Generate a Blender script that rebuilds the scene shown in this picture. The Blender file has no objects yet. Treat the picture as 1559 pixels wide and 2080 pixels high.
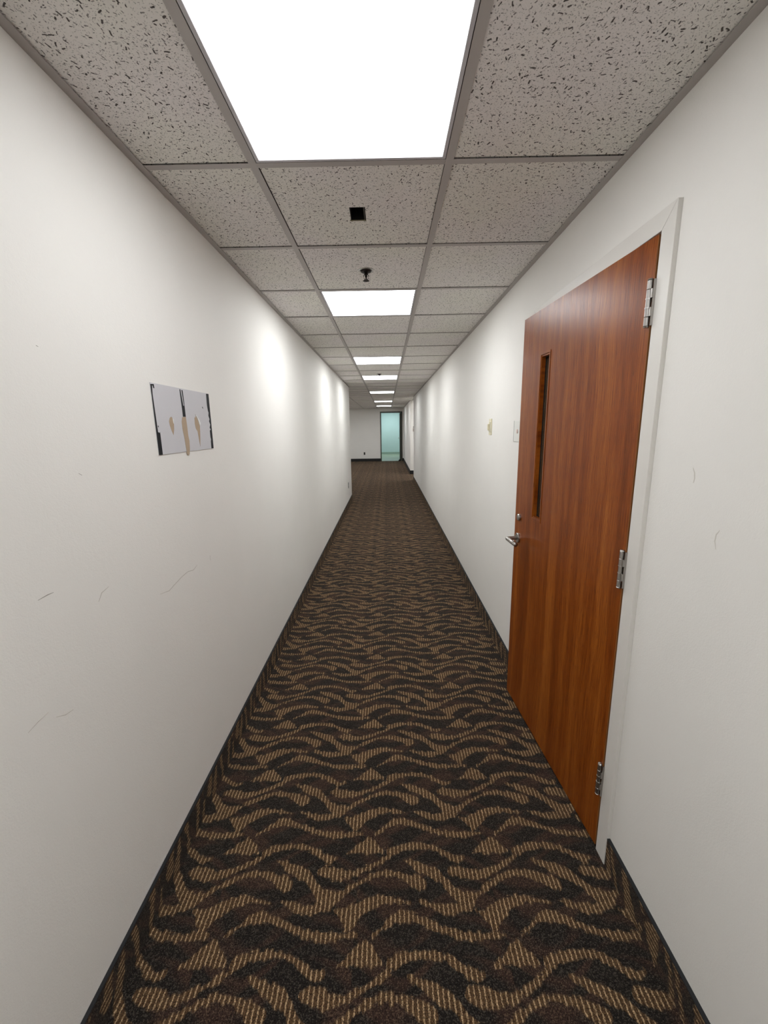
import bpy, bmesh, math, random
from mathutils import Matrix, Vector
random.seed(7)
S = bpy.context.scene
C = S.collection
# ------------------------------------------------------------------ camera
F_PX, YAW, PITCH, ROLL = 846.03, -0.0093, 0.2019, -0.0148
EYE = 1.53
def cam_axes():
    cy, sy = math.cos(YAW), math.sin(YAW); cp, sp = math.cos(PITCH), math.sin(PITCH)
    f = Vector((sy*cp, cy*cp, -sp)); r = Vector((cy, -sy, 0)); u = r.cross(f)
    cr, sr = math.cos(ROLL), math.sin(ROLL)
    return cr*r+sr*u, -sr*r+cr*u, f
cd = bpy.data.cameras.new('camera'); cam = bpy.data.objects.new('camera', cd); C.objects.link(cam)
r_, u_, f_ = cam_axes()
cam.matrix_world = Matrix(((r_.x, u_.x, -f_.x, 0), (r_.y, u_.y, -f_.y, 0), (r_.z, u_.z, -f_.z, EYE), (0, 0, 0, 1)))
cd.sensor_fit = 'VERTICAL'; cd.sensor_height = 36.0; cd.lens = F_PX*36.0/2080.0
cd.clip_start = 0.02; cd.clip_end = 100
S.camera = cam
# ------------------------------------------------------------------ world, exposure
w = bpy.data.worlds.new('world'); S.world = w; w.use_nodes = True
w.node_tree.nodes['Background'].inputs[0].default_value = (0.5, 0.5, 0.5, 1)
w.node_tree.nodes['Background'].inputs[1].default_value = 0.0
vs = S.view_settings
vs.view_transform = 'Standard'; vs.look = 'None'; vs.gamma = 1.0; vs.use_curve_mapping = False
vs.exposure = 0.0
PANEL = 15.3            # radiance of the ceiling light panels
ROOM_PANEL = 27.0

# ------------------------------------------------------------------ helpers
def lin(r, g, b):
    return tuple(((c/255/12.92) if c/255 <= 0.04045 else ((c/255+0.055)/1.055)**2.4) for c in (r, g, b)) + (1,)
def obj(name, verts, faces, mat=None, parent=None, smooth=False, uvs=None):
    me = bpy.data.meshes.new(name); me.from_pydata(verts, [], faces); me.update()
    if mat is not None: me.materials.append(mat)
    if smooth:
        for p in me.polygons: p.use_smooth = True
    if uvs:
        l = me.uv_layers.new(name='UVMap')
        for p in me.polygons:
            for li in p.loop_indices: l.data[li].uv = uvs(me.vertices[me.loops[li].vertex_index].co, p.normal)
    o = bpy.data.objects.new(name, me); C.objects.link(o)
    if parent: o.parent = parent
    return o
def empty(name, loc=(0, 0, 0), rz=0, parent=None):
    o = bpy.data.objects.new(name, None); C.objects.link(o); o.location = loc; o.rotation_euler = (0, 0, rz)
    o.empty_display_size = 0.05
    if parent: o.parent = parent
    return o
def tag(o, label=None, cat=None, group=None, kind=None):
    if label: o['label'] = label
    if cat: o['category'] = cat
    if group: o['group'] = group
    if kind: o['kind'] = kind
    return o
def boxes(bl):
    V, F = [], []
    for x0, x1, y0, y1, z0, z1 in bl:
        n = len(V)
        V += [(x0, y0, z0), (x1, y0, z0), (x1, y1, z0), (x0, y1, z0), (x0, y0, z1), (x1, y0, z1), (x1, y1, z1), (x0, y1, z1)]
        F += [tuple(n+i for i in q) for q in ((0, 3, 2, 1), (4, 5, 6, 7), (0, 1, 5, 4), (1, 2, 6, 5), (2, 3, 7, 6), (3, 0, 4, 7))]
    return V, F
def box(name, b, mat, parent=None, bevel=0, uvs=None):
    bl = b if isinstance(b, list) else [b]
    o = obj(name, *boxes(bl), mat, parent, uvs=uvs)
    if bevel:
        m = o.modifiers.new('bevel', 'BEVEL'); m.width = bevel; m.segments = 2; m.limit_method = 'ANGLE'
    return o
def grid_lathe(profile, n=32, centre=(0, 0, 0), axis='Z'):
    V, F = [], []
    for r, h in profile:
        for k in range(n):
            a = 2*math.pi*k/n; c, s = math.cos(a)*r, math.sin(a)*r
            if axis == 'Z': p = (c, s, h)
            elif axis == 'Y': p = (c, h, s)
            else: p = (h, c, s)
            V.append(tuple(p[i]+centre[i] for i in range(3)))
    m = len(profile)
    for j in range(m-1):
        for k in range(n):
            k2 = (k+1) % n
            F.append((j*n+k, j*n+k2, (j+1)*n+k2, (j+1)*n+k))
    F.append(tuple(range(n))[::-1]); F.append(tuple((m-1)*n+k for k in range(n)))
    return V, F
def lathe(name, profile, mat, parent=None, n=32, centre=(0, 0, 0), axis='Z', smooth=True):
    V, F = grid_lathe(profile, n, centre, axis)
    o = obj(name, V, F, mat, parent, smooth)
    if smooth:
        bm = bmesh.new(); bm.from_mesh(o.data)
        bmesh.ops.recalc_face_normals(bm, faces=bm.faces)
        for e in bm.edges:
            if e.is_manifold and e.calc_face_angle(0) > math.radians(35): e.smooth = False
        bm.to_mesh(o.data); bm.free()
    return o
def tube(name, pts, rad, mat, parent=None, n=14):
    """a closed tube along pts, its bends rounded"""
    P = [Vector(p) for p in pts]; V, F = [], []
    T = [(P[min(i+1, len(P)-1)]-P[max(i-1, 0)]).normalized() for i in range(len(P))]
    up = Vector((0, 0, 1)) if abs(T[0].z) < 0.9 else Vector((1, 0, 0))
    for p, t in zip(P, T):
        a = t.cross(up).normalized(); b = a.cross(t)
        for k in range(n):
            an = 2*math.pi*k/n; V.append(tuple(p+a*math.cos(an)*rad+b*math.sin(an)*rad))
    for j in range(len(P)-1):
        for k in range(n):
            F.append((j*n+k, j*n+(k+1) % n, (j+1)*n+(k+1) % n, (j+1)*n+k))
    F.append(tuple(range(n))[::-1]); F.append(tuple((len(P)-1)*n+k for k in range(n)))
    o = obj(name, V, F, mat, parent, True); return o
def prism_x(name, outline, x0, x1, mat, parent=None, wiggle=0.0):
    """outline in (y,z), extruded from x0 (the wall side) to x1 (the room side)"""
    n = len(outline)
    V = [(x0, y, z) for y, z in outline]+[(x1, y, z) for y, z in outline]
    F = [tuple(range(n)), tuple(range(n, 2*n))[::-1]]+[(i, i+n, (i+1) % n+n, (i+1) % n) for i in range(n)]
    o = obj(name, V, F, mat, parent)
    bm = bmesh.new(); bm.from_mesh(o.data); bmesh.ops.recalc_face_normals(bm, faces=bm.faces); bm.to_mesh(o.data); bm.free()
    return o

# ------------------------------------------------------------------ materials
class N:
    """small node-tree writer"""
    def __init__(s, name):
        s.m = bpy.data.materials.new(name); s.m.use_nodes = True; s.t = s.m.node_tree
        s.bsdf = s.t.nodes['Principled BSDF']; s.out = s.t.nodes['Material Output']
    def new(s, typ, **kw):
        n = s.t.nodes.new(typ)
        for k, v in kw.items(): setattr(n, k, v)
        return n
    def put(s, sock, v):
        if isinstance(v, bpy.types.NodeSocket): s.t.links.new(v, sock)
        elif v is not None: sock.default_value = v
    def math(s, op, a, b=None, c=None, clamp=False):
        n = s.new('ShaderNodeMath', operation=op, use_clamp=clamp)
        for i, v in enumerate((a, b, c)):
            if v is not None: s.put(n.inputs[i], v)
        return n.outputs[0]
    def vec(s, x, y, z=0.0):
        n = s.new('ShaderNodeCombineXYZ')
        for i, v in enumerate((x, y, z)): s.put(n.inputs[i], v)
        return n.outputs[0]
    def vmath(s, op, a, b=None):
        n = s.new('ShaderNodeVectorMath', operation=op); s.put(n.inputs[0], a)
        if b is not None: s.put(n.inputs[1], b)
        return n.outputs[0]
    def noise(s, v, scale=5, detail=2, rough=0.5, dim='3D'):
        n = s.new('ShaderNodeTexNoise', noise_dimensions=dim); s.put(n.inputs['Vector'], v)
        n.inputs['Scale'].default_value = scale; n.inputs['Detail'].default_value = detail; n.inputs['Roughness'].default_value = rough
        return n.outputs[0]
    def ramp(s, f, stops, interp='LINEAR'):
        n = s.new('ShaderNodeValToRGB'); s.put(n.inputs[0], f); cr = n.color_ramp; cr.interpolation = interp
        while len(cr.elements) < len(stops): cr.elements.new(0.5)
        for e, (p, c) in zip(cr.elements, stops): e.position = p; e.color = c
        return n.outputs[0]
    def mix(s, f, a, b, mode='MIX'):
        n = s.new('ShaderNodeMix', data_type='RGBA', blend_type=mode); s.put(n.inputs[0], f); s.put(n.inputs[6], a); s.put(n.inputs[7], b)
        return n.outputs[2]
    def sep(s, v):
        n = s.new('ShaderNodeSeparateXYZ'); s.put(n.inputs[0], v); return n.outputs
    def smooth(s, v, lo, hi):
        n = s.new('ShaderNodeMapRange', interpolation_type='SMOOTHSTEP'); s.put(n.inputs[0], v)
        s.put(n.inputs[1], lo); s.put(n.inputs[2], hi); return n.outputs[0]
    def bump(s, h, dist=0.001, strength=1.0):
        n = s.new('ShaderNodeBump'); s.put(n.inputs['Height'], h); n.inputs['Distance'].default_value = dist; n.inputs['Strength'].default_value = strength
        s.t.links.new(n.outputs[0], s.bsdf.inputs['Normal'])
    def base(s, c=None, rough=0.6, metal=0.0, spec=None):
        s.put(s.bsdf.inputs['Base Color'], c); s.put(s.bsdf.inputs['Roughness'], rough); s.bsdf.inputs['Metallic'].default_value = metal
        if spec is not None: s.bsdf.inputs['Specular IOR Level'].default_value = spec
        return s.m
    def pos(s): return s.new('ShaderNodeNewGeometry').outputs['Position']
    def objco(s): return s.new('ShaderNodeTexCoord').outputs['Object']

def plain(name, rgb, rough=0.6, metal=0.0, var=0.0, spec=None):
    n = N(name); c = lin(*rgb)
    if var:
        f = n.noise(n.pos(), 14, 3); d = tuple(x*(1-var) for x in c[:3])+(1,)
        c = n.mix(f, d, c)
    return n.base(c, rough, metal, spec)

def wall_paint(name, rgb):
    n = N(name); p = n.pos()
    blot = n.noise(p, 1.7, 3, 0.6)
    c = n.mix(blot, lin(*[v-5 for v in rgb]), lin(*[min(255, v+3) for v in rgb]))
    fine = n.noise(p, 260, 2, 0.55); mid = n.noise(p, 60, 2)
    n.bump(n.math('ADD', fine, n.math('MULTIPLY', mid, 0.8)), 0.0007, 0.55)
    return n.base(c, 0.62, 0, 0.3)

def ceiling_tile_mat():
    n = N('fissured_tile'); p = n.pos()
    def dashes(scale, half_len, half_wid, keep, seed, soft=0.0005):
        pp = n.vmath('ADD', p, (seed, seed*1.7, 0.0))
        wob = n.new('ShaderNodeTexNoise'); n.put(wob.inputs['Vector'], pp); wob.inputs['Scale'].default_value = 130; wob.inputs['Detail'].default_value = 1
        off = n.vmath('MULTIPLY', n.vmath('SUBTRACT', wob.outputs[1], (0.5, 0.5, 0.5)), (0.0045, 0.0045, 0.0))
        pw = n.vmath('ADD', pp, off)
        flat = n.vmath('MULTIPLY', pw, (1, 1, 0))
        v = n.new('ShaderNodeTexVoronoi', voronoi_dimensions='2D'); n.put(v.inputs['Vector'], flat); v.inputs['Scale'].default_value = scale
        d = n.vmath('SUBTRACT', flat, v.outputs['Position'])
        r = n.sep(v.outputs['Color'])
        rot = n.new('ShaderNodeVectorRotate', rotation_type='Z_AXIS'); n.put(rot.inputs['Vector'], d); n.put(rot.inputs['Angle'], n.math('MULTIPLY', r[0], 6.28))
        q = n.sep(rot.outputs[0])
        hl = n.math('MULTIPLY', half_len, n.math('ADD', 0.25, r[1])); hw = n.math('MULTIPLY', half_wid, n.math('ADD', 0.5, r[2]))
        ax = n.math('MAXIMUM', n.math('SUBTRACT', n.math('ABSOLUTE', q[0]), hl), 0.0)
        sd = n.math('SUBTRACT', n.math('SQRT', n.math('ADD', n.math('MULTIPLY', ax, ax), n.math('MULTIPLY', q[1], q[1]))), hw)
        m = n.smooth(n.math('MULTIPLY', sd, -1.0), -soft, soft)
        k = n.math('LESS_THAN', n.math('FRACT', n.math('MULTIPLY', r[0], 37.3)), keep)
        return n.math('MULTIPLY', m, k)
    big = dashes(46, 0.0040, 0.0014, 0.60, 0.0)
    mid = dashes(85, 0.0020, 0.0010, 0.65, 3.1, 0.0004)
    sm = dashes(190, 0.0012, 0.0006, 0.6, 5.3, 0.0004)
    body = n.mix(n.noise(p, 300, 2), lin(222, 216, 214), lin(249, 243, 241))
    body = n.mix(n.smooth(n.noise(p, 2.2, 3), 0.3, 0.7), body, lin(236, 233, 225))
    m = n.math('MAXIMUM', n.math('MULTIPLY', big, 0.92), n.math('MAXIMUM', n.math('MULTIPLY', mid, 0.72), n.math('MULTIPLY', sm, 0.42)))
    c = n.mix(m, body, lin(62, 54, 50))
    n.bump(n.math('SUBTRACT', n.math('MULTIPLY', n.noise(p, 420, 2), 0.35), m), 0.0012, 0.6)
    return n.base(c, 0.95, 0, 0.1)

LAYERS = [[(0.0,3.849,0.063),(0.012,3.857,0.07),(0.071,3.886,0.1),(0.13,3.853,0.068),(0.189,3.811,0.009),(0.201,3.811,-0.05),(0.335,3.72,-0.05),(0.347,3.72,0.01),(0.398,3.688,0.032),(0.45,3.655,0.048),(0.502,3.621,0.058),(0.553,3.586,0.064),(0.605,3.557,0.064),(0.656,3.484,0.063),(0.708,3.394,0.068),(0.76,3.327,0.089),(0.811,3.314,0.079),(0.863,3.348,0.04),(0.914,3.391,0.017),(0.966,3.433,0.017),(1.0,3.462,0.017)],[(0.0,3.591,0.032),(0.023,3.604,0.031),(0.079,3.636,0.028),(0.134,3.675,0.029),(0.19,3.717,0.027),(0.246,3.762,0.024),(0.258,3.762,-0.05),(0.441,3.31,-0.05),(0.453,3.31,0.015),(0.515,3.282,0.027),(0.577,3.248,0.04),(0.638,3.231,0.045),(0.7,3.237,0.047),(0.762,3.26,0.039),(0.824,3.236,0.003),(0.836,3.236,-0.05),(0.882,3.785,-0.05),(0.894,3.785,0.004),(0.953,3.818,0.034),(1.0,3.849,0.063)],[(0.0,3.462,0.017),(0.018,3.477,0.017),(0.069,3.52,0.022),(0.121,3.555,0.026),(0.172,3.576,0.027),(0.224,3.582,0.028),(0.276,3.579,0.026),(0.327,3.558,0.035),(0.379,3.532,0.042),(0.391,3.532,-0.05),(0.677,3.595,-0.05),(0.69,3.595,0.028),(0.745,3.597,0.062),(0.801,3.579,0.064),(0.856,3.564,0.06),(0.912,3.561,0.041),(0.968,3.574,0.034),(1.0,3.591,0.032)],[(0.0,3.471,0.028),(0.02,3.483,0.029),(0.075,3.529,0.025),(0.129,3.556,0.024),(0.184,3.573,0.024),(0.239,3.572,0.027),(0.293,3.565,0.03),(0.348,3.538,0.04),(0.403,3.501,0.064),(0.458,3.468,0.079),(0.512,3.472,0.037),(0.524,3.472,-0.05),(0.833,3.229,-0.05),(0.845,3.229,0.004),(0.906,3.177,0.061),(0.968,3.151,0.097),(1.0,3.192,0.084)],[(0.0,3.192,0.084),(0.03,3.23,0.072),(0.091,3.28,0.058),(0.153,3.313,0.046),(0.215,3.329,0.037),(0.276,3.321,0.019),(0.288,3.321,-0.05),(0.899,3.421,-0.05),(0.911,3.421,0.019),(0.965,3.449,0.026),(1.0,3.471,0.028)],[(0.0,3.209,0.088),(0.05,3.265,0.065),(0.107,3.297,0.053),(0.163,3.322,0.037),(0.22,3.326,0.03),(0.276,3.315,0.028),(0.333,3.303,0.021),(0.389,3.292,0.01),(0.401,3.292,-0.05),(0.925,3.142,-0.05),(0.937,3.142,0.118),(0.994,3.202,0.09),(1.0,3.209,0.088)],[(0.0,3.022,0.018),(0.019,3.022,0.013),(0.031,3.022,-0.05),(0.109,3.014,-0.05),(0.121,3.014,0.016),(0.173,3.061,0.019),(0.226,3.117,0.027),(0.279,3.166,0.045),(0.332,3.182,0.055),(0.385,3.168,0.046),(0.438,3.146,0.037),(0.49,3.12,0.034),(0.543,3.092,0.036),(0.596,3.062,0.033),(0.649,3.039,0.033),(0.702,3.023,0.035),(0.755,3.011,0.036),(0.807,3.006,0.034),(0.86,3.007,0.032),(0.913,3.014,0.03),(0.966,3.021,0.026),(1.0,3.022,0.018)],[(0.0,3.801,-0.1),(0.21,3.801,-0.05),(0.223,3.801,0.048),(0.278,3.826,0.048),(0.333,3.853,0.04),(0.388,3.867,0.037),(0.444,3.874,0.032),(0.499,3.876,0.031),(0.554,3.865,0.029),(0.61,3.844,0.033),(0.665,3.799,0.037),(0.72,3.749,0.04),(0.775,3.718,0.036),(0.831,3.745,0.021),(0.843,3.745,-0.05),(1.0,3.745,-0.1)]]
PX, PY, X0 = 0.457, 0.328, -0.12
def carpet():
    n = N('wave_carpet')
    uv = n.new('ShaderNodeUVMap', uv_map='UVMap').outputs[0]
    x, y, _ = n.sep(uv)
    STR = 0.457/32
    col = n.math('FLOOR', n.math('DIVIDE', x, STR))
    u = n.math('FRACT', n.math('DIVIDE', n.math('SUBTRACT', x, X0), PX)); v = n.math('MULTIPLY_ADD', y, 1/0.3255, 1.2/PY-1.2/0.3255)
    best = None
    for pts in LAYERS:
        outs = []
        for k, (off, rng) in ((1, (2.9, 1.2)), (2, (-0.12, 0.3))):
            fc = n.new('ShaderNodeFloatCurve'); n.put(fc.inputs['Value'], u)
            cu = fc.mapping.curves[0]
            while len(cu.points) > 2: cu.points.remove(cu.points[1])
            enc = [(p[0], min(1, max(0, (p[k]-off)/rng))) for p in pts]
            cu.points[0].location = enc[0]; cu.points[-1].location = enc[-1]
            for a, b in enc[1:-1]: cu.points.new(a, b)
            for q in cu.points: q.handle_type = 'VECTOR'
            fc.mapping.update()
            outs.append(n.math('MULTIPLY_ADD', fc.outputs[0], rng, off))
        d = n.math('SUBTRACT', n.math('FRACT', n.math('ADD', n.math('SUBTRACT', v, outs[0]), 0.5)), 0.5)
        s = n.math('SUBTRACT', outs[1], n.math('ABSOLUTE', d))
        best = s if best is None else n.math('MAXIMUM', best, s)
    jag = n.new('ShaderNodeTexWhiteNoise', noise_dimensions='2D')
    n.put(jag.inputs['Vector'], n.vec(col, n.math('FLOOR', n.math('DIVIDE', y, 0.05))))
    j2 = n.noise(uv, 160, 2)
    s = n.math('ADD', best, n.math('MULTIPLY', n.math('SUBTRACT', jag.outputs[0], 0.5), 0.030))
    s = n.math('ADD', s, n.math('MULTIPLY', n.math('SUBTRACT', j2, 0.5), 0.03))
    tan = n.smooth(s, -0.014, 0.012)
    # bright yarn lines running down the corridor
    wob = n.math('MULTIPLY', n.math('SUBTRACT', n.noise(uv, 110, 2), 0.5), 0.55)
    sx = n.math('ABSOLUTE', n.math('SUBTRACT', n.math('FRACT', n.math('ADD', n.math('DIVIDE', x, STR), wob)), 0.5))
    line = n.smooth(n.math('MULTIPLY', sx, -1.0), -0.21, -0.06)
    loops = n.new('ShaderNodeTexVoronoi', voronoi_dimensions='2D'); n.put(loops.inputs['Vector'], uv); loops.inputs['Scale'].default_value = 330
    lc = n.sep(loops.outputs['Color'])
    depth = n.smooth(loops.outputs['Distance'], 0.9, 0.1)
    line = n.math('MULTIPLY', line, n.math('MULTIPLY_ADD', lc[0], 0.55, 0.5), clamp=True)
    tanc = n.mix(line, n.mix(lc[1], lin(*TAN_LO), lin(*TAN_MID)), lin(*TAN_HI))
    # dark ground: charcoal lenses drifting into brown and plum
    stretch = n.vec(n.math('MULTIPLY', u, 2.4), n.math('MULTIPLY', n.math('ADD', v, n.math('MULTIPLY', n.math('SINE', n.math('MULTIPLY', u, 6.2832)), 0.12)), 6.0))
    zone = n.smooth(n.noise(stretch, 1.0, 1), 0.45, 0.63)
    ground = n.mix(zone, lin(*CHAR), lin(*PLUM))
    fleck = n.smooth(lc[2], 0.62, 0.85)
    ground = n.mix(n.math('MULTIPLY', fleck, 0.6), ground, n.mix(zone, lin(*CHAR_HI), lin(*PLUM_HI)))
    c = n.mix(tan, ground, tanc)
    c = n.mix(n.math('MULTIPLY', n.math('SUBTRACT', 1.0, depth), 0.75), c, lin(8, 6, 5))
    n.bump(n.math('ADD', depth, n.math('MULTIPLY', tan, 0.15)), 0.003, 0.7)
    m = n.base(c, 1.0, 0, 0.05)
    n.bsdf.inputs['Sheen Weight'].default_value = 0.07; n.bsdf.inputs['Sheen Roughness'].default_value = 0.45
    n.bsdf.inputs['Sheen Tint'].default_value = (1.0, 0.84, 0.72, 1)
    return m
TAN_LO, TAN_MID, TAN_HI = (82, 60, 43), (116, 89, 62), (222, 188, 146)
CHAR, CHAR_HI, PLUM, PLUM_HI = (40, 36, 34), (94, 87, 78), (66, 50, 44), (118, 94, 76)

def wood():
    n = N('teak_veneer'); p = n.objco(); x, y, z = n.sep(p)
    warp = n.math('MULTIPLY', n.math('SUBTRACT', n.noise(n.vec(n.math('MULTIPLY', x, 3.0), 0.0, n.math('MULTIPLY', z, 0.8)), 1.0, 2), 0.5), 0.10)
    xw = n.math('ADD', x, warp)
    streak = n.noise(n.vec(n.math('MULTIPLY', xw, 26.0), 0.0, n.math('MULTIPLY', z, 0.55)), 1.0, 4, 0.6)
    wide = n.noise(n.vec(n.math('MULTIPLY', xw, 7.0), 4.0, n.math('MULTIPLY', z, 0.5)), 1.0, 2)
    grain = n.noise(n.vec(n.math('MULTIPLY', xw, 330.0), 0.0, n.math('MULTIPLY', z, 7.0)), 1.0, 3, 0.7)
    pore = n.smooth(n.noise(n.vec(n.math('MULTIPLY', xw, 520.0), 2.0, n.math('MULTIPLY', z, 26.0)), 1.0, 2), 0.56, 0.72)
    t = n.math('ADD', n.math('MULTIPLY', streak, 0.55), n.math('MULTIPLY', wide, 0.45))
    c = n.ramp(t, [(0.25, lin(104, 48, 8)), (0.45, lin(144, 74, 18)), (0.58, lin(168, 96, 32)), (0.78, lin(194, 124, 54))])
    c = n.mix(n.smooth(grain, 0.35, 0.7), c, n.mix(1.0, c, lin(190, 158, 134), 'MULTIPLY'))
    c = n.mix(n.math('MULTIPLY', pore, 0.68), c, lin(74, 30, 12))
    n.bump(n.math('SUBTRACT', grain, pore), 0.0003, 0.3)
    return n.base(c, n.math('MULTIPLY_ADD', grain, 0.10, 0.26), 0, 0.20)

def metal(name, rgb, rough, brush=True):
    n = N(name); p = n.objco(); x, y, z = n.sep(p)
    g = n.noise(n.vec(n.math('MULTIPLY', x, 60.0), n.math('MULTIPLY', y, 60.0), n.math('MULTIPLY', z, 900.0)), 1.0, 2)
    return n.base(lin(*rgb), n.math('MULTIPLY_ADD', g, 0.15, rough), 1.0)

def emitter(name, col, strength):
    n = N(name); n.bsdf.inputs['Base Color'].default_value = (0.8, 0.8, 0.8, 1)
    n.bsdf.inputs['Emission Color'].default_value = col; n.bsdf.inputs['Emission Strength'].default_value = strength
    return n.m

M = dict(
    wall=wall_paint('cream_wall_paint', (239, 236, 231)),
    tile=ceiling_tile_mat(),
    grid=plain('ceiling_grid_metal', (182, 175, 171), 0.5, 0, 0.05),
    carpet=carpet(),
    bind=plain('carpet_binding', (22, 23, 26), 0.8),
    vinyl=plain('black_vinyl', (14, 14, 14), 0.55),
    frame=plain('white_frame_paint', (228, 224, 218), 0.38, 0, 0.04),
    wood=wood(),
    edge=plain('door_edge_lipping', (150, 96, 50), 0.45, 0, 0.15),
    steel=metal('satin_steel', (176, 172, 168), 0.26),
    glass=None,
    dark=plain('dark_gap', (16, 13, 12), 0.9),
    plenum=plain('plenum_grey', (60, 58, 56), 0.9),
    diffuser=emitter('lit_diffuser', (0.955, 0.985, 1.0, 1), PANEL),
    diffuser_dim=emitter('dimmed_diffuser', (0.950, 0.980, 1.0, 1), PANEL*0.56),  # nearest panel, emission lowered to even out the wall brightness
    added_fill_diffuser=emitter('added_fill_diffuser', (0.955, 0.985, 1.0, 1), PANEL*1.5),  # boosted emission for the added, unseen side lights
    lframe=plain('light_frame_white', (196, 192, 196), 0.4),
    ivory=plain('ivory_plastic', (226, 218, 188), 0.4),
    white=plain('white_plastic', (230, 230, 224), 0.45),
    greyp=plain('grey_plastic', (120, 120, 116), 0.5),
    blackp=plain('black_plastic', (12, 12, 14), 0.4),
    board=plain('pale_grey_card', (206, 204, 208), 0.6, 0, 0.05),
    tape=plain('black_tape', (18, 17, 21), 0.6, 0, 0.2, 0.2),
    torn=plain('torn_brown_paper', (186, 164, 140), 0.9, 0, 0.18),
    peel=plain('lifted_white_paper', (240, 240, 238), 0.8),
    bronze=plain('dark_bronze_frame', (66, 66, 56), 0.45, 0, 0.1),
    aqua=wall_paint('pale_aqua_wall', (196, 212, 206)),
    ltile=plain('pale_floor_tile', (146, 152, 128), 0.35, 0, 0.05),
    iron=metal('blackened_brass', (52, 46, 44), 0.4),
    chrome=metal('worn_chrome', (196, 194, 190), 0.25),
    scuff=plain('scuff_mark', (202, 196, 188), 0.8),
    scuffd=plain('dark_scuff_mark', (160, 154, 146), 0.8),
    bare=plain('unpainted_wall_edge', (226, 226, 226), 0.7),
)
def glass_mat():
    n = N('smoked_wired_glass'); n.base(lin(150, 140, 120), 0.06); n.bsdf.inputs['Transmission Weight'].default_value = 0.85
    n.bsdf.inputs['IOR'].default_value = 1.45; return n.m
M['glass'] = glass_mat()

# ------------------------------------------------------------------ room shell
XL, XR, ZC = -0.767, 0.760, 2.333
Y0, T = 1.4754, 0.6096
YB = -4.0                       # wall behind the camera
YLE, YRE, YR2, YF = 8.86, 12.02, 13.60, 19.0
XLL, XRR = -2.8, 2.3
TH = 0.12
def floor_uv(co, nrm): return (co.x, co.y)
fl = obj('floor', [(XLL-.1, YB-.1, 0), (XRR+.1, YB-.1, 0), (XRR+.1, YF+TH/2, 0), (XLL-.1, YF+TH/2, 0), (XLL-.1, YB-.1, -.05), (XRR+.1, YB-.1, -.05), (XRR+.1, YF+TH/2, -.05), (XLL-.1, YF+TH/2, -.05)],
     [(0, 1, 2, 3), (7, 6, 5, 4), (0, 4, 5, 1), (1, 5, 6, 2), (2, 6, 7, 3), (3, 7, 4, 0)], M['carpet'], uvs=floor_uv)
tag(fl, 'brown and charcoal carpet with tan wave pattern', 'floor', kind='structure')
ZT = ZC+0.30
DY0, DY1, DZ = 1.199, 2.249, 2.090          # rough opening of the near door
wl = tag(box('wall_left', (XL-TH, XL, YB, YLE, 0, ZT), M['wall']), 'long cream wall on the left of the corridor', 'wall', kind='structure')
wr = tag(box('wall_right', [(XR, XR+TH, YB, DY0, 0, ZT), (XR, XR+TH, DY0, DY1, DZ, ZT), (XR, XR+TH, DY1, YRE, 0, ZT)], M['wall']), 'long cream wall on the right, with the wooden door', 'wall', kind='structure')
tag(box('wall_back', (XL-TH, XR+TH, YB-TH, YB, 0, ZT), M['wall']), 'cream wall closing the corridor behind the camera', 'wall', kind='structure')
FX0, FX1, FZ = -0.288, 0.700, 2.186
wf = tag(box('wall_far', [(XLL, FX0, YF, YF+TH, 0, ZT), (FX0, FX1, YF, YF+TH, FZ, ZT), (FX1, XR+TH, YF, YF+TH, 0, ZT)], M['wall']), 'cream end wall of the corridor, around the lit doorway', 'wall', kind='structure')
tag(box('wall_left_side', (XLL, XL-TH, YLE-TH, YLE, 0, ZT), M['wall']), 'wall of the side space behind the left corner', 'wall', kind='structure')
tag(box('wall_left_outer', (XLL-TH, XLL, YLE-TH, YF+TH, 0, ZT), M['wall']), 'outer wall of the side space on the left', 'wall', kind='structure')
tag(box('wall_right_far', [(XR-.005, XR+TH, YR2, YF, 0, ZT), (XR+TH, XRR, YR2, YR2+TH, 0, ZT)], M['wall']), 'far right cream wall beyond the side passage', 'wall', kind='structure')
tag(box('wall_right_side', (XR+TH, XRR, YRE-TH, YRE, 0, ZT), M['wall']), 'near wall of the side passage on the right', 'wall', kind='structure')
tag(box('wall_right_outer', (XRR, XRR+TH, YRE-TH, YR2+TH, 0, ZT), M['wall']), 'end wall of the side passage on the right', 'wall', kind='structure')
# dark room behind the near door
tag(box('wall_side_room', [(XR+TH, 2.3, DY0-.5, DY0-.38, 0, ZT), (XR+TH, 2.3, DY1+.38, DY1+.5, 0, ZT), (2.3, 2.42, DY0-.5, DY1+.5, 0, ZT)], M['wall']), 'walls of the unlit room behind the wooden door', 'wall', kind='structure')

# ceiling: slab, grid and lay-in tiles
ce = tag(box('ceiling', (XLL-.1, XRR+.1, YB-.1, YF+TH, ZT, ZT+.06), M['plenum']), 'suspended ceiling of fissured white tiles in a metal grid', 'ceiling', kind='structure')
LIGHT_ROWS = [-7, -4, -1, 2, 6, 9, 14, 20, 25]
GL, GR, W = -0.4168, 0.1928, 0.024          # left edges of the two main tees
def zones(yc):
    """x extent of the ceiling at depth yc"""
    return (XLL if yc > YLE else XL), (XRR if YRE < yc < YR2 else XR)
mains = []
k0 = -8
for k in range(k0, 6):
    x = GL+k*T
    if XL < x < XR-.03: mains.append((x, YB, YF))
    elif XLL < x <= XL: mains.append((x, YLE, YF))
    elif XR-.03 <= x < XRR: mains.append((x, YRE, YR2))
for x, a, b in mains:
    box('main_tee', [(x, x+W, a, b, ZC, ZC+.0015), (x+W/2-.001, x+W/2+.001, a, b, ZC+.0015, ZC+.03)], M['grid'], ce)
xedges = sorted(x for x, _, _ in mains)
rows = []
i = math.ceil((YB-Y0)/T)
ys = [YB]
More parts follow.
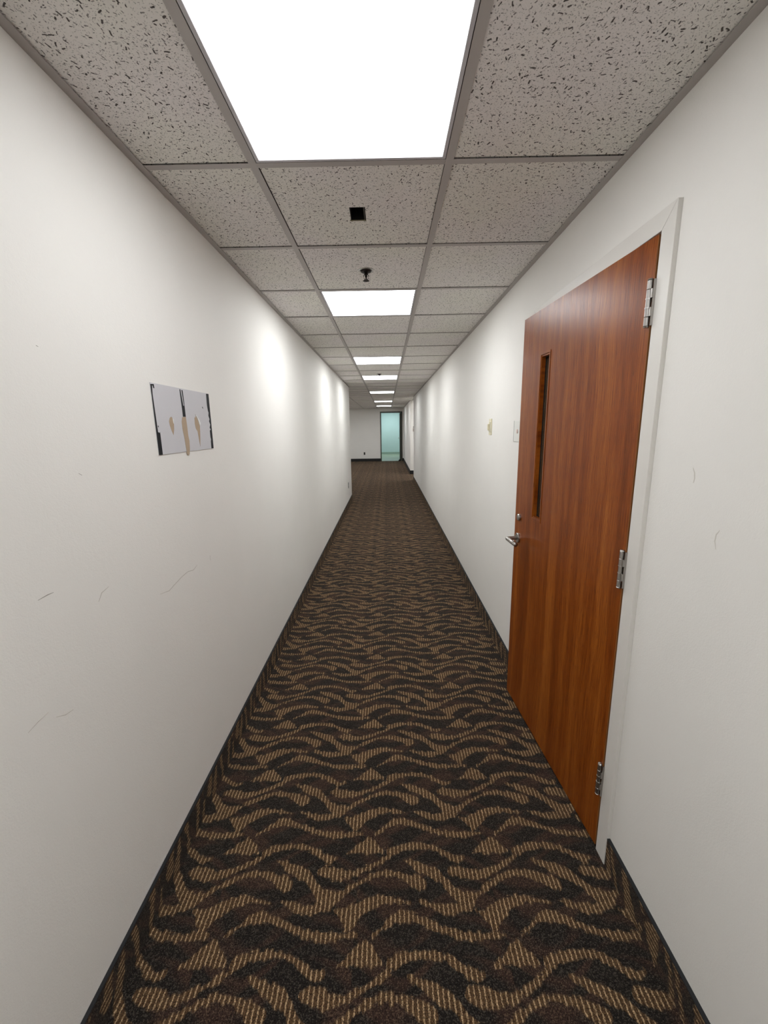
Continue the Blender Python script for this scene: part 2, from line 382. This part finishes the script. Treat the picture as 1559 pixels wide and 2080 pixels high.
while Y0+i*T < YF:
    if Y0+i*T > YB+.05: ys.append(Y0+i*T)
    i += 1
ys.append(YF)
def row_index(y): return round((y-Y0)/T)
tile_mesh = {}
def ceiling_tile(x0, x1, y0, y1, hole=None):
    key = (round(x1-x0, 3), round(y1-y0, 3))
    if hole: key = None
    if key in tile_mesh:
        o = bpy.data.objects.new('ceiling_tile', tile_mesh[key]); C.objects.link(o); o.parent = ce
    else:
        w_, d_ = x1-x0, y1-y0
        if hole:
            hx0, hx1, hy0, hy1 = hole[0]-x0, hole[1]-x0, hole[2]-y0, hole[3]-y0
            bl = [(0, w_, 0, hy0, 0, .016), (0, w_, hy1, d_, 0, .016), (0, hx0, hy0, hy1, 0, .016), (hx1, w_, hy0, hy1, 0, .016)]
        else: bl = [(0, w_, 0, d_, 0, .016)]
        o = box('ceiling_tile', bl, M['tile'], ce)
        if key: tile_mesh[key] = o.data
    # tiles sit a hair crooked on the grid, as lay-in tiles do
    o.location = (x0, y0, ZC+.0035); o.rotation_euler = (random.uniform(-.0012, .0012), random.uniform(-.001, .001), 0)
HOLE = (-0.131, -0.071, 1.757, 1.856)
for a, b in zip(ys[:-1], ys[1:]):
    yc = (a+b)/2; lo, hi = zones(yc)
    xs = [lo]+[x for x in xedges if lo < x < hi]+[hi]
    ri = row_index(a) if a > YB else None
    if a > YB:
        for x0, x1 in zip(xs[:-1], xs[1:]):
            xa = x0+(W if x0 != lo else 0.002); xb = x1-(0 if x1 != hi else .002)
            box('cross_tee', [(xa, xb, a, a+W, ZC+.0003, ZC+.0016)], M['grid'], ce)
    for x0, x1 in zip(xs[:-1], xs[1:]):
        if ri in LIGHT_ROWS and abs(x0-GL) < .01: continue
        g = 0.0075
        ta = x0+((W+.0028 if x0 <= GR else W-g) if x0 != lo else .003); tb = x1+((-.0012 if x1 > GL+.1 else g) if x1 != hi else -.003)
        ya = a+(W-g if a > YB else .003); yb = b-(.0036 if b < YF else .003)
        if x1-x0 < .02: continue
        hole = HOLE if (HOLE[0] > ta and HOLE[1] < tb and HOLE[2] > ya and HOLE[3] < yb) else None
        ceiling_tile(ta, tb, ya, yb, hole)
WA = 0.0245
for nm, b in (('l', (XL, XL+WA, YB, YLE, ZC-.0012, ZC+.0002)), ('r', (XR-WA, XR, YB, YRE, ZC-.0012, ZC+.0002)), ('f', (XLL, XR, YF-WA, YF, ZC-.0012, ZC+.0002)),
              ('r2', (XR-WA-.005, XR-.005, YR2, YF-WA, ZC-.0012, ZC+.0002)), ('b', (XL+WA, XR-WA, YB, YB+WA, ZC-.0012, ZC+.0002)),
              ('s', (XLL, XL, YLE, YLE+WA, ZC-.0012, ZC+.0002)), ('s2', (XR, XRR, YR2-WA, YR2, ZC-.0012, ZC+.0002))):
    box('wall_angle', b, M['grid'], ce)

# carpet turned up the walls, and black vinyl base further on
BH = 0.112
def base_uv_left(co, nrm): return (XL-(co.z if abs(nrm.z) < .5 else co.z+co.x-XL), co.y)
def base_uv_right(co, nrm): return (XR+co.z, co.y)
bl_ = tag(box('baseboard_left', (XL, XL+.010, YB, YLE+.01, 0, BH-.0035), M['carpet'], uvs=base_uv_left), 'strip of wave carpet turned up the left wall', 'baseboard', kind='structure')
box('binding', (XL, XL+.0105, YB, YLE+.0105, BH-.0035, BH), M['bind'], bl_)
br_ = tag(box('baseboard_right', [(XR-.010, XR, YB, DY0, 0, BH-.0035), (XR-.010, XR, DY1, YRE+.01, 0, BH-.0035)], M['carpet'], uvs=base_uv_right), 'strip of wave carpet turned up the right wall', 'baseboard', kind='structure')
box('binding', [(XR-.0105, XR, YB, DY0, BH-.0035, BH), (XR-.0105, XR, DY1, YRE+.0105, BH-.0035, BH)], M['bind'], br_)
tag(box('baseboard_far', [(XLL, FX0, YF-.012, YF, 0, .125), (FX1, XR-.01, YF-.012, YF, 0, .125)], M['vinyl'], bevel=.003), 'black vinyl base along the end wall', 'baseboard', kind='structure')
tag(box('baseboard_right_far', [(XR-.017, XR-.005, YR2-.012, YF-.012, 0, .12), (XR-.005, XRR, YR2-.012, YR2, 0, .12)], M['vinyl'], bevel=.003), 'black vinyl base beyond the side passage', 'baseboard', kind='structure')

# ------------------------------------------------------------------ ceiling lights
def ceiling_light(row, label):
    x0, x1, y0, y1 = GL+W, GR, Y0+row*T+W, Y0+(row+1)*T
    t = empty('ceiling_light', ((x0+x1)/2, (y0+y1)/2, ZC))
    hx, hy = (x1-x0)/2-.0015, (y1-y0)/2-.0015; f = .011
    box('light_frame', [(-hx, hx, -hy, -hy+f, .0005, .012), (-hx, hx, hy-f, hy, .0005, .012), (-hx, -hx+f, -hy+f, hy-f, .0005, .012), (hx-f, hx, -hy+f, hy-f, .0005, .012)], M['lframe'], t, bevel=.0015)
    box('diffuser', (-hx+f, hx-f, -hy+f, hy-f, .004, .007), M['diffuser_dim' if row == -1 else 'diffuser'], t)
    box('light_housing', [(-hx, hx, -hy, hy, .07, .075), (-hx, hx, -hy, -hy+.002, .012, .07), (-hx, hx, hy-.002, hy, .012, .07), (-hx, -hx+.002, -hy, hy, .012, .07), (hx-.002, hx, -hy, hy, .012, .07)], M['lframe'], t)
    return tag(t, label, 'ceiling light', 'square ceiling light panels down the corridor')
LL = {-7: 'added square fill light at the corridor end behind the camera, unseen',  # added out of view as fill from behind the camera
      -4: 'added square fill light just behind the camera, out of view',  # also added, to lift the lower walls near the camera
      -1: 'large bright square ceiling light overhead, nearest and cut by the top edge',
      2: 'lit square ceiling light just beyond the nearer sprinkler, second of the row',
      6: 'lit square ceiling light third of the row, two panels before the far sprinkler',
      9: 'lit square ceiling light directly behind the far sprinkler, fourth of the row',
      14: 'small lit ceiling light fifth of the row, beyond the left wall corner',
      20: 'small lit ceiling light sixth of the row, last but one before end wall',
      25: 'smallest lit ceiling light, last of the row before the end doorway'}
for rr in LIGHT_ROWS: ceiling_light(rr, LL[rr])

# ------------------------------------------------------------------ near door: frame, leaf, hinges, handle
d1 = empty('door_1', (0.747, 1.257, 0))
tag(d1, 'wooden door with narrow window in a white frame, slightly ajar', 'door', kind='structure')
# frame (world coordinates minus the root)
def fr(b): return tuple(v-o for v, o in zip(b, (0.747, 0.747, 1.257, 1.257, 0, 0)))
FXf = 0.747
J0, J1 = 1.2565, 2.1915                      # inner faces of the jambs
def face(name, outline):
    o = prism_x(name, [(y-1.257, z) for y, z in outline], XR+TH+.013-.747, 0, M['frame'], d1)
    m = o.modifiers.new('bevel', 'BEVEL'); m.width = .0012; m.segments = 2; m.limit_method = 'ANGLE'
A_, B_, H_, K_ = DY0+.0005, DY1-.0005, 2.0367, DZ-.0005
face('door_jamb', [(A_, 0), (J0, 0), (J0, H_-.0004), (A_, K_-.0004)])
face('door_jamb', [(J1, 0), (B_, 0), (B_, K_-.0004), (J1, H_-.0004)])
face('door_head', [(J0, H_), (J1, H_), (B_, K_), (A_, K_)])
box('door_stop', [fr((FXf+.052, FXf+.09, J0, J0+.014, 0, 2.036)), fr((FXf+.052, FXf+.09, J1-.014, J1, 0, 2.036)), fr((FXf+.052, FXf+.09, J0+.014, J1-.014, 2.022, 2.036))], M['frame'], d1)
# leaf: local x runs from hinge to latch edge, local y into the wall, built in a turned child
ang = math.atan2(2.19-1.262, 0.683-0.745)
LW, LT = 0.929, 0.044
gx0, gx1, gz0, gz1 = 0.628, 0.713, 1.092, 1.832     # glazed opening
LB, LTOP = 0.012, 2.031
def leaf_boxes(x0, x1, y0, y1): return [(0, x0, y0, y1, LB, LTOP), (x1, LW, y0, y1, LB, LTOP), (x0, x1, y0, y1, LB, gz0), (x0, x1, y0, y1, gz1, LTOP)]
# local y positive = away from the corridor: with x along (−.067,.998), into wall is x cross z
leaf = box('door_leaf', [], M['wood'], d1) if False else None
def leaf_mesh():
    x0, x1, z0, z1 = gx0, gx1, gz0, gz1; V, F = [], []
    for y in (0, -LT):
        V += [(0, y, LB), (LW, y, LB), (LW, y, LTOP), (0, y, LTOP), (x0, y, z0), (x1, y, z0), (x1, y, z1), (x0, y, z1)]
    for s in (0, 8):
        q = [(0, 1, 5, 4), (1, 2, 6, 5), (2, 3, 7, 6), (3, 0, 4, 7)]
        F += [tuple(s+i for i in (f if s else f[::-1])) for f in q]
    for a, b in ((0, 1), (1, 2), (2, 3), (3, 0)): F.append((a, b, b+8, a+8))
    for a, b in ((4, 5), (5, 6), (6, 7), (7, 4)): F.append((b, a, a+8, b+8))
    return V, F
leaf = obj('door_leaf', *leaf_mesh(), M['wood'], d1)
leaf.data.materials.append(M['edge'])
bm = bmesh.new(); bm.from_mesh(leaf.data); bmesh.ops.recalc_face_normals(bm, faces=bm.faces)
for f in bm.faces:
    if abs(f.normal.x) > .9 and (abs(f.calc_center_median().x) < .001 or abs(f.calc_center_median().x-LW) < .001): f.material_index = 1
bm.to_mesh(leaf.data); bm.free()
mb = leaf.modifiers.new('bevel', 'BEVEL'); mb.width = .0012; mb.segments = 1; mb.limit_method = 'ANGLE'
leaf.location = (0.745-.747, 1.262-1.257, 0); leaf.rotation_euler = (0, 0, ang)
tag(leaf, 'reddish brown wood veneer door leaf')
# the corridor face is at local y = 0 and the back at local y = -LT
g = .0045
def ring(x0, x1, z0, z1, w_, y0, y1): return [(x0, x1, y0, y1, z0, z0+w_), (x0, x1, y0, y1, z1-w_, z1), (x0, x0+w_, y0, y1, z0+w_, z1-w_), (x1-w_, x1, y0, y1, z0+w_, z1-w_)]
box('glazing_bead', ring(gx0-.009, gx1+.009, gz0-.011, gz1+.011, .0095, -.003, .0022), M['wood'], leaf, bevel=.0006)
box('glazing_bead', ring(gx0, gx1, gz0, gz1, .006, -.018, -.001), M['wood'], leaf)
box('glass_seal', ring(gx0+.0002, gx1-.0002, gz0+.0002, gz1-.0002, .008, -.0205, -.0182), M['dark'], leaf)
box('window_pane', (gx0+.0002, gx1-.0002, -.0265, -.0207, gz0+.0002, gz1-.0002), M['glass'], leaf)
box('glass_seal', ring(gx0+.0002, gx1-.0002, gz0+.0002, gz1-.0002, .008, -.029, -.0267), M['dark'], leaf)
# lever handle and cylinder lock
hx, hz = .873, .945
lathe('handle_rose', [(.0262, 0), (.0262, .007), (.0250, .0085), (.0125, .0088)], M['steel'], leaf, 40, (hx, 0, hz), 'Y')
neck = [(hx, .004, hz), (hx, .030, hz), (hx, .050, hz)]
cen = (hx-.012, .050)
for k in range(1, 9):
    a = math.pi/2*k/8; neck.append((cen[0]+.012*math.cos(a), cen[1]+.012*math.sin(a), hz))
arm = [(hx-.05, .062, hz), (hx-.128, .062, hz)]
lv = tube('lever_handle', neck+arm, .0105, M['steel'], leaf, 18); tag(lv, 'satin steel lever handle')
lathe('deadbolt_cylinder', [(.0175, 0), (.0175, .008), (.0150, .0115), (.0135, .012)], M['steel'], leaf, 36, (.867, 0, 1.058), 'Y')
box('lock_faceplate', (LW, LW+.0015, -.036, -.008, .86, 1.10), M['steel'], leaf)
# hinges
def hinge(z0, z1):
    h = empty('hinge', (0, 0, 0), 0, d1)
    kx, ky, r = .7385-.747, 1.2680-1.257, .0072
    hh = (z1-z0)/5
    for q in range(5):
        ra = r if q != 2 else r*.97
        a, b = z0+q*hh+.0004, z0+(q+1)*hh-.0004
        lathe('hinge_knuckle', [(ra*.9, a), (ra, a+.0008), (ra, b-.0008), (ra*.9, b)], M['steel'], h, 20, (kx, ky, 0))
        if q in (1, 3): box('hinge_leaf', (kx-.002, kx+.004, -.0035, ky-.002, a, b), M['steel'], h)
    for zz in (z0+2*hh, z0+3*hh):
        lathe('hinge_bearing', [(r*1.12, zz-.0016), (r*1.12, zz+.0016)], M['chrome'], h, 20, (kx, ky, 0))
    lathe('hinge_cap', [(r*.9, z1), (r*1.05, z1+.001), (r*.8, z1+.004), (.001, z1+.0048)], M['chrome'], h, 20, (kx, ky, 0))
    lathe('hinge_cap', [(.001, z0-.0048), (r*.8, z0-.004), (r*1.05, z0-.001), (r*.9, z0)], M['chrome'], h, 20, (kx, ky, 0))
    box('hinge_leaf', (-.0062, -.0003, -.0042, -.0008, z0, z1), M['steel'], h)
hinge(.231, .352); hinge(1.015, 1.134); hinge(1.798, 1.918)

# ------------------------------------------------------------------ far doorway and the lit room behind it
d2 = empty('door_2', (FX0, YF, 0))
tag(d2, 'doorway in the end wall with dark brown frame, door standing open', 'door', kind='structure')
fo = (FX0, FX0, YF, YF, 0, 0)
def fb(b): return tuple(v-o for v, o in zip(b, fo))
box('door_jamb', fb((FX0, FX0+.045, YF-.02, YF+TH+.02, 0, FZ-.055)), M['bronze'], d2)
box('door_jamb', fb((FX1-.06, FX1, YF-.02, YF+TH+.02, 0, FZ-.055)), M['bronze'], d2)
box('door_head', fb((FX0, FX1, YF-.02, YF+TH+.02, FZ-.055, FZ)), M['bronze'], d2)
dl = box('door_leaf', fb((FX1-.105, FX1-.06, YF+TH+.02, YF+TH+.90, .01, FZ-.06)), M['bronze'], d2)
lathe('door_knob', [(.012, 0), (.012, -.03), (.026, -.035), (.028, -.05), (.018, -.058)], M['chrome'], dl, 20, (FX1-.105-FX0, TH+.83, 1.0), 'X')
YR = 24.0; RX0, RX1, RZ = -2.2, 2.6, 2.6
tag(obj('floor_end_room', *boxes([(RX0, RX1, YF+TH/2, YR, -.05, 0.002)]), M['ltile']), 'pale tile floor of the lit room beyond the doorway', 'floor', kind='structure')
tag(box('wall_end_room', [(RX0, RX1, YR, YR+.1, 0, RZ), (RX0-.1, RX0, YF+TH, YR, 0, RZ), (RX1, RX1+.1, YF+TH, YR, 0, RZ), (RX0, RX1, YF+TH, YR, RZ, RZ+.08)], M['aqua']), 'pale aqua walls of the lit room beyond the doorway', 'wall', kind='structure')
tag(box('baseboard_end_room', (RX0, RX1, YR-.012, YR, 0, .11), plain('sage_base', (156, 172, 156), 0.6)), 'grey green base of the lit room', 'baseboard', kind='structure')
rl = empty('ceiling_light', (.2, 22.6, RZ))
box('light_frame', [(-.62, .62, -.32, -.30, -.03, -.0005), (-.62, .62, .30, .32, -.03, -.0005), (-.62, -.60, -.30, .30, -.03, -.0005), (.60, .62, -.30, .30, -.03, -.0005)], M['lframe'], rl)
box('diffuser', (-.60, .60, -.30, .30, -.025, -.015), emitter('room_diffuser', (0.76, 0.93, 1.0, 1), ROOM_PANEL), rl)
tag(rl, 'ceiling light inside the aqua room, hidden above the far doorway', 'ceiling light')

for (lx, ly, lab) in ((-2.1, 16.4, 'far fill light added in the side space, hidden behind the left wall corner'), (-2.1, 12.4, 'nearer fill light added in the side space, hidden behind the left wall corner'), (1.75, 12.8, 'fill light added in the side passage, hidden behind the right wall')):  # unseen fixtures added to brighten the end wall and the passage strip
    sl = empty('ceiling_light', (lx, ly, ZC-.002))
    box('light_frame', [(-.3, .3, -.3, -.288, -.012, 0), (-.3, .3, .288, .3, -.012, 0), (-.3, -.288, -.288, .288, -.012, 0), (.288, .3, -.288, .288, -.012, 0)], M['lframe'], sl)
    box('diffuser', (-.288, .288, -.288, .288, -.008, -.003), M['added_fill_diffuser'], sl)
    tag(sl, lab, 'ceiling light')

# ------------------------------------------------------------------ things on the ceiling
def sprinkler(x, y, label):
    t = empty('sprinkler', (x, y, ZC))
    z = .0035
    lathe('escutcheon', [(.020, z), (.0405, z), (.0405, z-.003), (.036, z-.0055), (.034, z-.003), (.022, z-.0015), (.020, z-.002)], M['chrome'], t, 40)
    lathe('cup', [(.0205, z-.0005), (.029, z-.0035), (.026, z-.010), (.017, z-.013), (.001, z-.0135)], M['iron'], t, 32)
    lathe('sprinkler_body', [(.009, -.008), (.009, -.018), (.006, -.020), (.006, -.030), (.0035, -.031), (.0035, -.046)], M['iron'], t, 20)
    tube('frame_arm', [(-.008, 0, -.016), (-.0135, 0, -.026), (-.010, 0, -.040), (-.002, 0, -.047)], .0018, M['iron'], t, 8)
    tube('frame_arm', [(.008, 0, -.016), (.0135, 0, -.026), (.010, 0, -.040), (.002, 0, -.047)], .0018, M['iron'], t, 8)
    # toothed deflector plate
    V, F = [], []; nt = 16
    for zz in (-.0495, -.0475):
        V.append((0, 0, zz))
        for k in range(nt*2):
            r = .0165 if k % 2 == 0 else .0125; a = math.pi*k/nt; V.append((r*math.cos(a), r*math.sin(a), zz))
    m = nt*2
    for k in range(m):
        k2 = (k+1) % m; F.append((0, 1+k2, 1+k)); F.append((m+1, m+2+k, m+2+k2)); F.append((1+k, 1+k2, m+2+k2, m+2+k))
    obj('deflector', V, F, M['iron'], t)
    return tag(t, label, 'sprinkler', 'fire sprinklers in the ceiling')
sprinkler(-.098, 2.395, 'dark metal fire sprinkler hanging from the tile before the second light')
sprinkler(-.103, 6.775, 'tiny dark fire sprinkler far down the corridor, just before fourth light')
# black box above the square cut in the tile
bx = empty('ceiling_opening_box', ((HOLE[0]+HOLE[1])/2, (HOLE[2]+HOLE[3])/2, ZC+.003))
a_, b_ = (HOLE[1]-HOLE[0])/2-.0008, (HOLE[3]-HOLE[2])/2-.0008
box('box_wall', [(-a_, -a_+.0015, -b_, b_, .001, .055), (a_-.0015, a_, -b_, b_, .001, .055), (-a_+.0015, a_-.0015, -b_, -b_+.0015, .001, .055), (-a_+.0015, a_-.0015, b_-.0015, b_, .001, .055)], M['blackp'], bx)
box('box_lid', (-a_, a_, -b_, b_, .055, .057), M['blackp'], bx)
box('metal_lip', (a_-.006, a_-.0045, -b_+.002, b_-.002, .0, .030), M['chrome'], bx)
box('torn_tile_edge', (-a_-.004, a_+.001, b_-.003, b_+.0035, -.0012, .0005), plain('torn_tile_core', (120, 112, 90), 0.95), bx)
tag(bx, 'small black rectangular opening cut into the ceiling tile behind the nearest light', 'ceiling opening')

# ------------------------------------------------------------------ things on the walls
# torn sign on the left wall; outlines are (y, z) on the wall
sg = empty('torn_sign', (XL, 1.627, 1.4475))
def sgp(name, outline, x0, x1, mat): return prism_x(name, [(y-1.627, z-1.4475) for y, z in outline], x0, x1, mat, sg)
sgp('sign_card', [(1.402, 1.682), (1.852, 1.6795), (1.8523, 1.448), (1.404, 1.4475)], 0, .0022, M['board'])
sgp('tape_strip', [(1.4021, 1.6772), (1.4221, 1.6784), (1.4236, 1.6654), (1.4191, 1.665), (1.4151, 1.6727), (1.4112, 1.675), (1.4082, 1.6471), (1.411, 1.58), (1.4135, 1.5227), (1.419, 1.5228), (1.4225, 1.5185), (1.4261, 1.5235), (1.4268, 1.4473), (1.4038, 1.4473)], .0022, .0029, M['tape'])
sgp('tape_strip', [(1.5963, 1.677), (1.6025, 1.6764), (1.6075, 1.6455), (1.612, 1.6185), (1.619, 1.6193), (1.6150, 1.6476), (1.6108, 1.6756), (1.6186, 1.6752), (1.6215, 1.64), (1.6225, 1.578), (1.6007, 1.5775), (1.6003, 1.606), (1.598, 1.64)], .0022, .0029, M['tape'])
sgp('tape_strip', [(1.8282, 1.6781), (1.8519, 1.6789), (1.8520, 1.6448), (1.8520, 1.5849), (1.8523, 1.4481), (1.8306, 1.4486), (1.8310, 1.478), (1.8350, 1.487), (1.8314, 1.4960), (1.8314, 1.5246), (1.8420, 1.5293), (1.8325, 1.5366), (1.8416, 1.5500), (1.8330, 1.5642), (1.8397, 1.5727), (1.8314, 1.5869), (1.8360, 1.6000), (1.8310, 1.6090), (1.8269, 1.6293)], .0022, .0029, M['tape'])
tn = sgp('torn_patch', [(1.5126, 1.576), (1.5190, 1.5730), (1.5222, 1.5693), (1.5215, 1.5573), (1.5266, 1.5494), (1.5230, 1.530), (1.515, 1.5114), (1.5061, 1.5255), (1.4968, 1.5453), (1.4941, 1.559), (1.5022, 1.5718)], .0016, .0026, M['torn'])
sgp('torn_patch', [(1.5933, 1.5758), (1.6221, 1.5779), (1.6247, 1.5457), (1.626, 1.5071), (1.6308, 1.4875), (1.6275, 1.4571), (1.6216, 1.4378), (1.6161, 1.4331), (1.6080, 1.4340), (1.6017, 1.4381), (1.5986, 1.4629), (1.5939, 1.5014), (1.5873, 1.5309), (1.5861, 1.558)], .0016, .0031, M['torn'])
sgp('torn_patch', [(1.6959, 1.5791), (1.7000, 1.573), (1.7055, 1.5815), (1.7129, 1.5806), (1.7265, 1.5618), (1.7369, 1.5437), (1.7330, 1.510), (1.7224, 1.4615), (1.7170, 1.4893), (1.7110, 1.5234), (1.6981, 1.5347), (1.6937, 1.5525)], .0016, .0026, M['torn'])
sgp('paper_peel', [(1.7026, 1.5903), (1.7163, 1.584), (1.7333, 1.5686), (1.7423, 1.5551), (1.7378, 1.5444), (1.7300, 1.5600), (1.7180, 1.5760), (1.7106, 1.5817)], .0024, .0042, M['peel'])
sgp('paper_peel', [(1.5190, 1.5730), (1.5222, 1.5693), (1.5250, 1.568), (1.5262, 1.556), (1.5240, 1.552), (1.5215, 1.5573)], .0024, .0036, M['peel'])
for nm, o_ in (('s', [(1.775, 1.622), (1.781, 1.621), (1.785, 1.614), (1.779, 1.617)]), ('t', [(1.4175, 1.544), (1.4205, 1.545), (1.4215, 1.540), (1.4185, 1.539)])):
    sgp('tape_scrap', o_, .0022, .0028, M['tape'])
tag(sg, 'torn grey card sign with black tape remnants on the left wall', 'sign')

def ribbon(name, pts, wid, side, mat, parent):
    """thin raised mark on a wall: pts in (y,z)"""
    X = XL if side < 0 else XR; V, F = [], []
    for i, (y, z) in enumerate(pts):
        a = pts[max(i-1, 0)]; b = pts[min(i+1, len(pts)-1)]; d = Vector((b[0]-a[0], b[1]-a[1])).normalized(); n = Vector((-d.y, d.x))
        wd = wid*(0.35 if i in (0, len(pts)-1) else 1)
        for s in (-1, 1):
            for t in (0, 1): V.append((X-side*.0004*t, y+n.x*wd*s, z+n.y*wd*s))
    for i in range(len(pts)-1):
        j = i*4; k = j+4
        F += [(j+1, j+3, k+3, k+1), (j, j+1, k+1, k), (j+2, k+2, k+3, j+3)]
    return obj(name, V, F, mat, parent)
for pts, wd, mt in (([(1.3093, .9903), (1.3661, .9794), (1.4016, .986), (1.4661, .9961), (1.5107, .9976), (1.5555, .989), (1.5883, .9978)], .0011, 'scuff'),
                    ([(1.713, .9979), (1.7138, .977)], .0010, 'scuff'), ([(.8483, 1.169), (.8754, 1.1705), (.8923, 1.1695)], .0010, 'scuffd'),
                    ([(1.0266, 1.0873), (1.0428, 1.106), (1.0726, 1.1118)], .0010, 'scuff'), ([(.7652, .9061), (.7915, .9114), (.8204, .9134)], .0009, 'scuff'),
                    ([(.8369, .8882), (.8633, .8741), (.887, .8703)], .0010, 'scuff'), ([(.9636, 1.716), (.9696, 1.7145)], .0014, 'scuffd'), ([(1.0290, 1.4275), (1.0395, 1.4215)], .0010, 'scuffd')):
    ribbon('scuff_mark', pts, wd, -1, M[mt], wl)
for pts, wd in (([(1.0414, 1.4195), (1.0342, 1.407), (1.0316, 1.3932), (1.0333, 1.3823)], .0016), ([(.9317, 1.286), (.94, 1.2738), (.9413, 1.258), (.9346, 1.2394)], .0014)):
    ribbon('scuff_mark', pts, wd, 1, plain('pale_scuff', (212, 207, 198), .8), wr)

# rocker switch on the right wall
sw = empty('light_switch', (XR, 3.11, 1.518))
box('switch_plate', (-.006, 0, -.036, .036, -.058, .058), M['ivory'], sw, bevel=.002)
rk = prism_x('rocker', [(-.017, -.033), (.017, -.033), (.017, .033), (-.017, .033)], -.006, -.013, M['ivory'], sw)
box('rocker_surround', [(-.0085, -.006, -.020, -.017, -.036, .036), (-.0085, -.006, .017, .020, -.036, .036)], M['white'], sw)
box('dimmer_slider', (-.024, -.013, -.010, .010, -.024, .020), M['ivory'], sw, bevel=.002)
tag(sw, 'ivory wall switch on the right wall beyond the wooden door', 'wall switch')
# flat white plate half hidden by the open door
wp = empty('wall_plate', (XR, 2.475, 1.4925))
box('plate', (-.004, 0, -.055, .055, -.060, .060), M['white'], wp, bevel=.0012)
box('plate_edge', (-.0045, -.0005, .0551, .0575, -.0602, .0602), M['greyp'], wp)
lathe('indicator', [(.012, -.004), (.012, -.008), (.008, -.0095), (.001, -.010)], plain('faded_red', (218, 196, 188), .5), wp, 20, (0, -.015, 0), 'X')
tag(wp, 'flat white wall plate half hidden behind the latch edge of the wooden door', 'wall plate')

def outlet(name, loc, rz, plate, slot, label):
    t = empty(name, loc, rz)     # local -Y faces the room
    box('outlet_plate', (-.036, .036, -.005, 0, -.058, .058), plate, t, bevel=.0015)
    for s in (-1, 1):
        f = box('socket', (-.017, .017, -.0075, -.005, s*.0265-.018, s*.0265+.018), slot, t, bevel=.001)
    return tag(t, label, 'outlet')
outlet('wall_outlet', (XL, 8.10, .415), math.pi/2, M['greyp'], M['dark'], 'small grey outlet low on the left wall near its far corner')
outlet('wall_outlet', (-1.02, YF, .355), 0, plain('brown_outlet', (70, 66, 60), .5), M['dark'], 'dark outlet low on the end wall, left of the doorway')
# small box near the far end of the right wall
st = empty('wall_sensor', (XR, 11.86, 1.46))
box('sensor_base', (-.010, 0, -.05, .05, -.085, .085), M['white'], st, bevel=.002)
box('sensor_cover', (-.030, -.010, -.038, .038, -.07, .02), plain('pinkish_beige', (176, 158, 150), .5), st, bevel=.004)
box('sensor_dial', (-.024, -.010, -.03, .03, .03, .07), plain('taupe_plastic', (128, 112, 104), .5), st, bevel=.003)
tag(st, 'small beige box on the right wall just before the side passage', 'thermostat')
# doorstop at the far doorway
ds = empty('doorstop', (.565, 18.90, 0))
prof = [(-.055, 0), (.055, 0), (.055, .075), (.030, .100), (-.010, .085), (-.055, .030)]
V = [(x, -.03, z) for x, z in prof]+[(x, .03, z) for x, z in prof]; n_ = len(prof)
w_ = obj('wedge_body', V, [tuple(range(n_)), tuple(range(n_, 2*n_))[::-1]]+[(i, i+n_, (i+1) % n_+n_, (i+1) % n_) for i in range(n_)], M['blackp'], ds)
bm = bmesh.new(); bm.from_mesh(w_.data); bmesh.ops.recalc_face_normals(bm, faces=bm.faces); bm.to_mesh(w_.data); bm.free()
mm = w_.modifiers.new('bevel', 'BEVEL'); mm.width = .012; mm.segments = 3
tag(ds, 'small black doorstop on the floor at the foot of the far doorway', 'doorstop')

for pts in ([(1.365, .1165), (1.392, .1185), (1.43, .1165)], [(1.02, .116), (1.08, .119), (1.15, .116)]):
    ribbon('unpainted_edge', pts, .0042, -1, M['bare'], wl)
